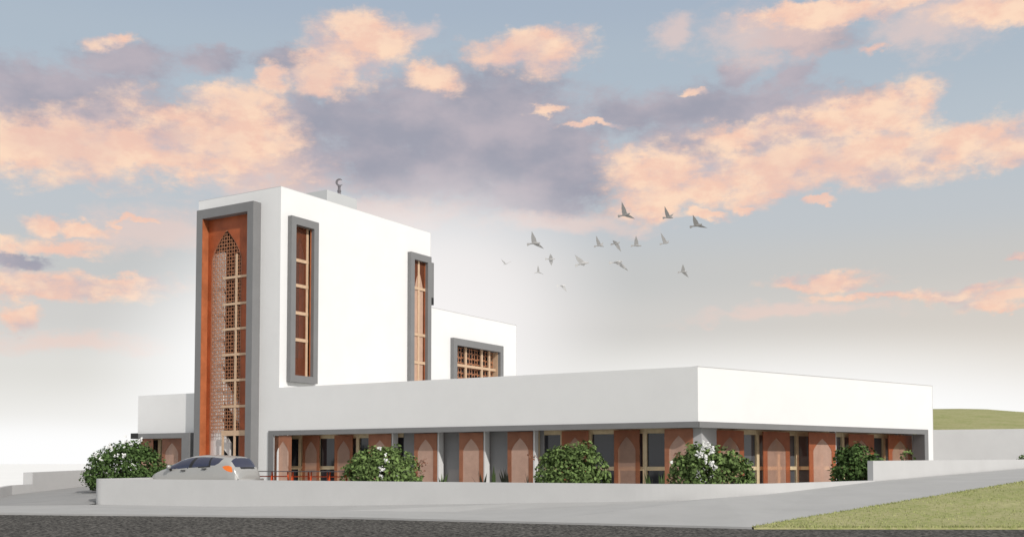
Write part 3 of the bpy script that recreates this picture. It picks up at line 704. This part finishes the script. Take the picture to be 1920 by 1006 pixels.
def shrub(label, px0, px1, ptop, D, seed, n=3600, flowers=(), twigs=(), m=LEAF, size=.125, base=None, gap=.12):
    r_ = random.Random(seed)
    c = dep((px0+px1)/2, 868, D); base = FLOOR if base is None else base
    wid = (px1-px0)/FPX*D*1.2; top = dep((px0+px1)/2, ptop, D).z; h = (top-base)*1.2
    root = thing('flowering_shrub' if flowers else 'shrub', label, 'shrub', (c.x, c.y, base), 0, 'leafy shrubs behind the boundary wall')
    ex, ey = Vector((RT.x, RT.y, 0)), Vector((-RT.y, RT.x, 0))
    lobes = []
    for k in range(26):
        t = r_.uniform(0, 6.283); e = r_.uniform(-.05, 1.25)
        rr_ = r_.uniform(.62, .80)
        lobes.append((ex*(math.cos(t)*math.cos(e)*wid*.5*rr_)+ey*(math.sin(t)*math.cos(e)*wid*.42*rr_)+Vector((0, 0, h*(.10+.86*math.sin(max(0, e))*rr_))), r_.uniform(.09, .15)*wid, r_.uniform(.10, .17)*h))
    core = (Vector((0, 0, h*.30)), wid*.41, h*.52)
    bm = B(); cnt = 0
    while cnt < n:
        d = rdir(r_); inner = r_.random() < .55
        lc, lr, lh = core if inner else r_.choice(lobes)
        k = r_.random()**(.25 if inner else .45)
        p = lc+Vector((d.x*lr*k, d.y*lr*k, d.z*lh*k))
        if p.z < .02 or p.z > h*.86: continue
        if abs(p.dot(RT)/(wid*.5)) > .88: continue
        # leave gaps where what is behind shows through
        if math.sin(p.dot(RT)*5.1+seed)*math.sin(p.z*4.3+seed*1.7) > 1-gap*1.3 and k > .5: continue
        leaf(bm, p, d*.8+Vector((0, 0, .45))+rdir(r_)*.8, size*r_.uniform(.8, 1.2), r_); cnt += 1
    obj('foliage', bm, m, root, world=False)
    bm = B()
    for k in range(6):
        lc, lr, lh = lobes[k*3]
        tube(bm, [Vector((r_.uniform(-.1, .1), r_.uniform(-.1, .1), -.02)), lc*.5+rdir(r_)*.08, lc], [.035, .022, .008], 5)
    obj('stem', bm, BARK, root, world=False)
    if flowers:
        bm = B()
        for (fx0, fy0, fr, fn) in flowers:
            fc_ = dep(fx0, fy0, D-wid*.32)-Vector(root.location)
            for _ in range(fn):
                q = fc_+rdir(r_)*(fr/FPX*D)*r_.random()**.6
                for _k in range(3): leaf(bm, q+rdir(r_)*.03, rdir(r_)+Vector((.6, -.8, .6)), .075, r_)
        obj('blossom', bm, PETAL, root, world=False)
    for (tx, ty, tx2, ty2) in twigs:
        bm = B(); a = dep(tx, ty, D)-Vector(root.location); b_ = dep(tx2, ty2, D-.2)-Vector(root.location); mid = a.lerp(b_, .55)+Vector((0, 0, .08))
        tube(bm, [a, mid, b_], [.014, .010, .004], 4)
        for k in range(14):
            q = a.lerp(b_, .35+.65*r_.random())+rdir(r_)*.10; leaf(bm, q, rdir(r_), .075, r_)
        obj('twig', bm, TWIG, root, world=False)
    return root
shrub('big dark green shrub with white blossom left of the parked car', 160, 314, 826, 46.0, 11, 8200,
      flowers=[(204, 836, 11, 12), (236, 827, 12, 15), (262, 826, 10, 11), (178, 852, 9, 9), (190, 862, 6, 5), (218, 852, 6, 6), (234, 852, 6, 8), (248, 872, 4, 4)], m=LEAFD, base=.42)
shrub('rounded green shrub in front of the arched screens with a narrow streak of white blossom', 640, 796, 834, 40.3, 23, 6000,
      flowers=[(724, 864, 5, 9), (716, 878, 6, 12), (714, 892, 5, 9), (722, 852, 3, 3), (712, 840, 4, 3)], twigs=[(775, 880, 801, 858), (778, 872, 797, 868), (770, 896, 795, 884)])
shrub('dense rounded green shrub without blossom in front of dark windows near the middle', 1000, 1146, 828, 37.0, 31, 5600, twigs=[(1015, 862, 992, 855)])
shrub('green shrub with thick white blossom on its left at the corner of the mosque', 1250, 1416, 830, 34.5, 47, 5600,
      flowers=[(1322, 834, 11, 18), (1335, 843, 8, 10), (1312, 850, 7, 10), (1322, 858, 8, 11), (1331, 868, 9, 14), (1340, 876, 5, 6), (1260, 866, 3, 2)], twigs=[(1275, 890, 1258, 898), (1290, 860, 1268, 850)])
shrub('dark green shrub crowding the step of the white wall at the right', 1556, 1662, 829, 39.5, 59, 4200, m=LEAFD)
shrub('small sparse shrub behind the raised wall at the right edge', 1905, 1936, 849, 46.5, 71, 420, base=1.3, size=.09)
shrub('sparse pale leafed shrub showing over the raised wall by the end of the mosque', 1680, 1722, 838, 41.5, 83, 300, base=.6, gap=.35)

# spiky plants
SPIKE = mat('spiky_leaf', (.045, .075, .02), .5, island=True); SPIKED = mat('dark_spiky_leaf', (.018, .022, .012), .5, island=True)
def spiky(label, px, D, tips, m, seed):
    r_ = random.Random(seed); c = dep(px, 905, D); base = Vector((c.x, c.y, FLOOR))
    root = thing('spiky_plant', label, 'plant', base, 0, 'spiky plants behind the boundary wall')
    bm = B()
    T = [dep(x, y, D-.25+.5*r_.random())-base for x, y in tips]
    for k in range(5): T.append(Vector((r_.uniform(-.35, .35), r_.uniform(-.35, .35), r_.uniform(.25, .5))))
    for t in T:
        w = .05; s = Vector((-t.y, t.x, 0)); s = (s.normalized() if s.length > 1e-3 else RT.copy()); s = (s+RT*.6).normalized()*w; mid = t*.5+Vector((0, 0, .06)); up = Vector((0, 0, .02))
        vs = [bm.verts.new(p) for p in (-s*.6, s*.6, mid+s, t, mid-s, mid+up, up)]
        for f in ((0, 6, 5, 4), (6, 1, 2, 5), (4, 5, 3), (5, 2, 3)): bm.faces.new([vs[i] for i in f])
    obj('leaf_rosette', bm, m, root, world=False)
    bm = B(); tube(bm, [(0, 0, -.03), (0, 0, .08)], [.06, .04], 7); obj('stem', bm, BARK, root, world=False)
spiky('dark green spiky plant right of the shrub with the narrow white streak', 830, 38.8, [(822, 893), (828, 886), (833, 885), (838, 887), (841, 884), (826, 896)], SPIKE, 1)
spiky('blackish spiky plant with tall splayed leaves before the second arched screen after that shrub', 905, 37.6, [(882, 890), (895, 876), (900, 886), (913, 885), (912, 892), (888, 898)], SPIKED, 2)
spiky('spiky plant with one tall upright bright green blade', 925, 37.2, [(926, 870), (922, 880), (929, 884), (919, 890)], SPIKE, 3)
spiky('black fan of stiff pointed leaves on the grey wall between two screens', 951, 37.0, [(935, 884), (938, 878), (944, 876), (936, 890), (948, 878), (952, 884)], SPIKED, 4)
spiky('small dark spiky plant at the foot of the screen just left of the middle shrub', 992, 36.6, [(985, 884), (989, 888), (997, 894), (982, 895)], SPIKED, 5)
spiky('green spiky plant tucked against the left edge of the middle shrub', 1007, 36.4, [(1004, 884), (1001, 890), (1009, 886), (1013, 892)], SPIKE, 6)
spiky('spiky plant with two thick green blades before the pale window post', 1220, 34.2, [(1212, 880), (1217, 889), (1224, 893), (1208, 886)], SPIKE, 7)
spiky('green spiky plant left of the corner shrub, below the window sill', 1241, 34.0, [(1246, 880), (1240, 890), (1235, 884), (1244, 892)], SPIKE, 8)

# ------------------------------------------------------------------ cafe tables
ORANGE = mat('orange_steel', (.62, .085, .02), .45); TOPM = mat('dark_tabletop', (.05, .045, .05), .5)
def make_table(label):
    t = thing('trestle_table', label, 'table', (0, 0, FLOOR), 0, 'orange trestle tables in front of the mosque')
    bm = B(); F = Frame((0, 0), (1, 0)); box(bm, F, -.40, .40, -.32, .32,   .835, .865); bmesh.ops.bevel(bm, geom=bm.edges[:], offset=.008, segments=1); obj('tabletop', bm, TOPM, t, world=False)
    for s in (-1, 1):
        for e in (-1, 1):
            bm = B(); tube(bm, [(s*.30, e*.04, .835), (s*.36, e*.30, 0)], .02, 6); obj('leg', bm, ORANGE, t, world=False)
        bm = B(); tube(bm, [(s*.318, -.17, .45), (s*.318, .17, .45)], .015, 6); obj('brace', bm, ORANGE, t, world=False)
    bm = B(); tube(bm, [(-.318, 0, .65), (.318, 0, .65)], .022, 6); tube(bm, [(-.318, 0, .45), (-.318, 0, .835)], .014, 6); tube(bm, [(.318, 0, .45), (.318, 0, .835)], .014, 6); obj('stretcher', bm, ORANGE, t, world=False)
    return t
spots = [(496, 42.2, .05), (525, 42.0, .1), (564, 41.4, -.05), (599, 41.0, .08), (634, 40.6, 0.02)]
labs = ['orange trestle table with a dark top touching the rear of the silver car', 'orange legged table with a dark top, second along from the silver car', 'orange trestle table midway between the silver car and the blossoming shrub',
        'orange legged table with a dark top, second to the left of the streaked shrub', 'orange trestle table half hidden by the left side of the streaked shrub']
t0 = None
for i, ((px, D, a), lb) in enumerate(zip(spots, labs)):
    p = dep(px, 868, D)
    if t0 is None: t = t0 = make_table(lb)
    else:
        t = t0.copy(); col.objects.link(t); t['label'] = lb
        for ch in t0.children:
            c = ch.copy(); col.objects.link(c); c.parent = t
    t.location = (p.x, p.y, FLOOR); t.rotation_euler = (0, 0, PSI+a)

# ------------------------------------------------------------------ parked car (nose along -X)
def build_car():
    PAINT = mat('silver_paint', (.42, .415, .40), .28, metal=.25, spec=.5)
    CGL = mat('car_glass', (.035, .04, .075), .04, spec=.6); TYRE = mat('tyre_rubber', (.02, .02, .02), .8); RIM = mat('wheel_alloy', (.5, .5, .5), .3, metal=.8)
    LAMP = mat('orange_lamp', (.85, .19, .02), .2, spec=.6); TRIM = mat('black_trim', (.02, .02, .022), .45); SEAT = mat('lilac_seat', (.33, .34, .55), .8)
    c = dep(384, 868, 41.8)
    car = thing('parked_car', 'silver hatchback with a large orange tail lamp parked behind the white wall', 'car', (c.x, c.y, FLOOR), R(7))
    car.scale = (1.12, 1.0, 1.0)
    Lc, Wd = 4.0, .86          # length, half width; local x = 0 at the middle, nose at -x
    def itp(T, x):
        for (a, b), (c_, d) in zip(T, T[1:]):
            if a <= x <= c_:
                t = (x-a)/(c_-a); t = t*t*(3-2*t)*.35+t*.65; return b+(d-b)*t
        return T[0][1] if x < T[0][0] else T[-1][1]
    top = [(-2.0, .58), (-1.95, .70), (-1.75, .83), (-1.35, .97), (-.95, 1.18), (-.55, 1.37), (-.15, 1.46), (.35, 1.495), (.9, 1.48), (1.4, 1.44), (1.62, 1.40), (1.82, 1.06), (1.93, .93), (1.99, .70), (2.0, .45)]
    belt = [(-2.0, .5), (-1.8, .66), (-1.4, .78), (-.9, .86), (0, .92), (1.0, .98), (1.5, 1.02), (1.8, .88), (2.0, .40)]
    wid = [(-2.0, .50), (-1.9, .66), (-1.6, .80), (-1.0, .85), (0, .86), (1.0, .85), (1.6, .80), (1.85, .76), (2.0, .66)]
    NX, NR = 300, 130
    def section(x):
        zt, zb, w = itp(top, x), itp(belt, x), itp(wid, x); zb = min(zb, zt-.08); out = []
        for k in range(NR+1):
            t = k/NR
            if t < .4:
                u = t/.4; z = .20+(zb-.20)*u; y = w*(.93+.07*math.sin(math.pi*min(1, u*.8+.1)))
            else:
                th = (t-.4)/.6*math.pi/2; n_ = 2/3.2
                z = zb+(zt-zb)*math.sin(th)**n_; y = w*(.93+.07*math.sin(math.pi*.9))*math.cos(th)**n_*(1-.17*math.sin(th))
            out.append((y, z))
        return out
    def inpoly(x, z, P):
        r = False
        for (a, b), (c_, d) in zip(P, P[1:]+P[:1]):
            if (b > z) != (d > z) and x < (c_-a)*(z-b)/(d-b)+a: r = not r
        return r
    P1 = [(-1.22, .93), (-.88, 1.13), (-.50, 1.31), (-.22, 1.385), (.02, 1.40), (-.10, .975), (-.75, .945)]
    P2 = [(.17, 1.41), (.72, 1.40), (.78, 1.07), (.06, 1.00)]
    P3 = [(.80, 1.395), (1.28, 1.35), (1.20, 1.17), (1.05, 1.09), (.86, 1.075)]
    TL = [(1.36, 1.03), (1.44, 1.07), (1.60, 1.08), (1.71, 1.03), (1.77, .86), (1.74, .82), (1.56, .87), (1.42, .95)]
    bodies = {k: B() for k in ('body', 'window', 'windscreen', 'rear_window', 'tail_lamp', 'trim')}
    trims = [B(), B()]; wins = [B(), B(), B(), B(), B(), B()]; lamps = [B(), B()]
    xs = [-2.0+4.0*i/NX for i in range(NX+1)]
    S = [section(x) for x in xs]
    for sgn in (-1, 1):
        for i in range(NX):
            for k in range(NR):
                p = [(xs[i], sgn*S[i][k][0], S[i][k][1]), (xs[i+1], sgn*S[i+1][k][0], S[i+1][k][1]), (xs[i+1], sgn*S[i+1][k+1][0], S[i+1][k+1][1]), (xs[i], sgn*S[i][k+1][0], S[i][k+1][1])]
                mx = sum(q[0] for q in p)/4; my = abs(sum(q[1] for q in p)/4); mz = sum(q[2] for q in p)/4
                w = itp(wid, mx); dst = None; side = my > w*.62
                if side and inpoly(mx, mz, P1): dst = wins[0 if sgn < 0 else 3]
                elif side and inpoly(mx, mz, P2): dst = wins[1 if sgn < 0 else 4]
                elif side and inpoly(mx, mz, P3): dst = wins[2 if sgn < 0 else 5]
                elif side and mx > 0 and inpoly(mx, mz, TL): dst = lamps[0 if sgn < 0 else 1]
                elif side and mx > -.1 and mx < .85 and 1.0 < mz < 1.40: dst = trims[0 if sgn < 0 else 1]
                elif 1.63 < mx < 1.86 and 1.02 < mz < 1.37 and my < w*.80: dst = bodies['rear_window']
                elif 1.82 < mx < 1.95 and .95 < mz < 1.02 and my < .42: dst = bodies['trim']
                elif -1.28 < mx < -.5 and my < w*.60 and mz > .95: dst = bodies['windscreen']
                else: dst = bodies['body']
                quad(dst, p)
    bm = bodies['body']
    for i_ in (0, NX):
        pts_ = [(xs[i_], -y, z) for y, z in S[i_]]+[(xs[i_], y, z) for y, z in reversed(S[i_][:-1])]
        bm.faces.new([bm.verts.new(p) for p in pts_])
    # bumper
    F = Frame((0, 0), (1, 0)); box(bm, F, 1.96, 2.06, -.72, .72, .32, .58); box(bm, F, -2.04, -1.97, -.55, .55, .28, .5); box(bm, F, -1.9, 1.95, -.7, .7, .19, .23)
    for b_ in list(bodies.values())+wins+lamps+trims: bmesh.ops.remove_doubles(b_, verts=b_.verts, dist=1e-4)
    body = obj('body', bodies['body'], PAINT, car, world=False, smooth=True)
    for b_ in wins: obj('window', b_, CGL, car, world=False, smooth=True)
    obj('windscreen', bodies['windscreen'], CGL, car, world=False, smooth=True); obj('rear_window', bodies['rear_window'], CGL, car, world=False, smooth=True)
    obj('rear_trim', bodies['trim'], TRIM, car, world=False)
    for b_ in trims: obj('pillar_trim', b_, TRIM, car, world=False)
    for b_ in lamps: obj('tail_lamp', b_, LAMP, car, world=False, smooth=True)
    for s in (-1, 1):
        # mirror
        bm = B(); bmesh.ops.create_icosphere(bm, subdivisions=2, radius=1); bmesh.ops.scale(bm, vec=(.07, .10, .085), verts=bm.verts); bmesh.ops.translate(bm, vec=(-.83, s*.97, 1.03), verts=bm.verts); mr_ = obj('mirror', bm, PAINT, car, world=False, smooth=True)
        bm = B(); tube(bm, [(-.86, s*.82, .90), (-.84, s*.93, .98)], [.05, .03], 6); o = obj('mirror_foot', bm, TRIM, mr_, world=False)
        for hx, hz in ((-.30, .885), (.62, .955)):
            bm = B(); box(bm, F, hx-.09, hx+.09, s*.855-.02, s*.855+.02, hz-.015, hz+.02); obj('door_handle', bm, TRIM, car, world=False)
        for wx in (-1.28, 1.25):
            bm = B(); pr = [(.16, -.09), (.29, -.10), (.315, -.07), (.315, .07), (.29, .10), (.16, .09)]
            n = 24; rings = [[bm.verts.new((wx+math.cos(k*2*math.pi/n)*r, s*.70+y, .315+math.sin(k*2*math.pi/n)*r)) for k in range(n)] for r, y in pr]
            for A, C in zip(rings, rings[1:]+rings[:1]):
                for k in range(n): bm.faces.new([A[k], A[(k+1) % n], C[(k+1) % n], C[k]])
            wh = obj('wheel', bm, TYRE, car, world=False, smooth=False)
            bm = B()
            for k in range(5):
                a = k*2*math.pi/5; tube(bm, [(wx, s*.785, .315), (wx+math.cos(a)*.19, s*.775, .315+math.sin(a)*.19)], [.045, .03], 6)
            lathe_pts = [(wx+math.cos(k*2*math.pi/n)*.185, s*.745, .315+math.sin(k*2*math.pi/n)*.185) for k in range(n)]
            bm.faces.new([bm.verts.new(p) for p in lathe_pts]); obj('rim', bm, RIM, wh, world=False)
    # wiper stub and roof aerial
    bm = B(); tube(bm, [(1.42, 0, 1.43), (1.50, 0, 1.49)], [.018, .008], 6); obj('aerial', bm, TRIM, car, world=False)
build_car()

# ------------------------------------------------------------------ birds
BG = [mat('dark_plumage', (.23, .225, .22), .8), mat('hazed_grey_plumage', (.36, .355, .35), .8), mat('hazed_pale_plumage', (.48, .475, .47), .8), mat('hazed_faint_plumage', (.62, .615, .61), .8)]  # the paler greys put distance haze into the plumage colour
def bird(label, shade, D, c, tail, head, A, Bt, half=.5):
    D += 32
    z2 = lambda q: (920+q[0]*.21875, 360+q[1]*.21875)
    o = dep(*z2(c), D); mp = lambda q, dd=0: dep(*z2(q), D+dd)-o
    bm = B(); t, h = mp(tail), mp(head); ax = (h-t).normalized(); L_ = (h-t).length
    sidev = FW.cross(ax).normalized()
    # body: one tapered spindle with neck and beak, then tail fan and wings grown out of it
    tube(bm, [t*.55, t*.30, Vector((0, 0, 0)), h*.45, h*.72, h*.90, h*1.0], [L_*.035, L_*.07, L_*.105, L_*.095, L_*.06, L_*.062, L_*.012], 9)
    th = FW*.02
    def plate(P):
        f = bm.faces.new([bm.verts.new(p-th) for p in P]); g = bmesh.ops.extrude_face_region(bm, geom=[f])
        bmesh.ops.translate(bm, verts=[e for e in g['geom'] if isinstance(e, bmesh.types.BMVert)], vec=th*2)
    plate([t*.45+sidev*L_*.04, t*.98+sidev*L_*.11, t*1.04, t*.98-sidev*L_*.11, t*.45-sidev*L_*.04])
    for q, dd in ((A, -.35), (Bt, .35)):
        w = mp(q, dd); n = w.length
        if n < .02: continue
        root0, root1 = h*.45, t*.32
        wd_ = w.normalized(); ch = (root0-root1); ch = ch-wd_*ch.dot(wd_)*.3
        le = [root0, root0*.55+w*.38+ch*.20, root0*.2+w*.72+ch*.12, w]
        te = [w*.80-ch*.14, w*.52-ch*.28+root1*.2, w*.24-ch*.10+root1*.8, root1]
        plate(le+te)
    m = [v.co.copy() for v in bm.verts]
    ob = obj('flying_bird', bm, BG[shade]); ob.location = o
    tag(ob, label, 'bird', 'birds flying over the mosque')
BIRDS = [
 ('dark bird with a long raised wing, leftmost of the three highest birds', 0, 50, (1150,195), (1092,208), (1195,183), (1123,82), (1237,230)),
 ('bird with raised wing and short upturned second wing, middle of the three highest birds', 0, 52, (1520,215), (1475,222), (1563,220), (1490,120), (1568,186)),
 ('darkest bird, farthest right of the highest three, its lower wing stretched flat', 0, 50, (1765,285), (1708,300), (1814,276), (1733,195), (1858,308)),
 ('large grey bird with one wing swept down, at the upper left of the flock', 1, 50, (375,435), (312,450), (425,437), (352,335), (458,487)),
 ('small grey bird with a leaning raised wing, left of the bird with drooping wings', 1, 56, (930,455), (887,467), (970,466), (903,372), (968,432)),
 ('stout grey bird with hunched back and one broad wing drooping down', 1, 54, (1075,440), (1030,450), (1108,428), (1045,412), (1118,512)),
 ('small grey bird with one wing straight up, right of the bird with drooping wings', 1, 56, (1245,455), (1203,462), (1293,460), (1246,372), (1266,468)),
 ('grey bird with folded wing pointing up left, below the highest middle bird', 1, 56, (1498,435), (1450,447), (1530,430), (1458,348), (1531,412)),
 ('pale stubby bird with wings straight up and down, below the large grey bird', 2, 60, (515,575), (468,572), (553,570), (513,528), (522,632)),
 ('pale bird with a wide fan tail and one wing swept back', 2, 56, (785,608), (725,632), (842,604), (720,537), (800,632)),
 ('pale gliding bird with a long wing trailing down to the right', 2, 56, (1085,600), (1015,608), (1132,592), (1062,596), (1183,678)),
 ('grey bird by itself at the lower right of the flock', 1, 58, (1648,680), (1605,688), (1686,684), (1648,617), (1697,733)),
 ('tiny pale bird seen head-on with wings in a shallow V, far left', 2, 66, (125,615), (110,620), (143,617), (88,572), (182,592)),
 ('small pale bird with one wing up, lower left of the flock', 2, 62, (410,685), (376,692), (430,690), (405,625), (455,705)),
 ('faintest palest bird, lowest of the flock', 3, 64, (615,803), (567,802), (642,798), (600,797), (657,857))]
for b_ in BIRDS: bird(*b_)
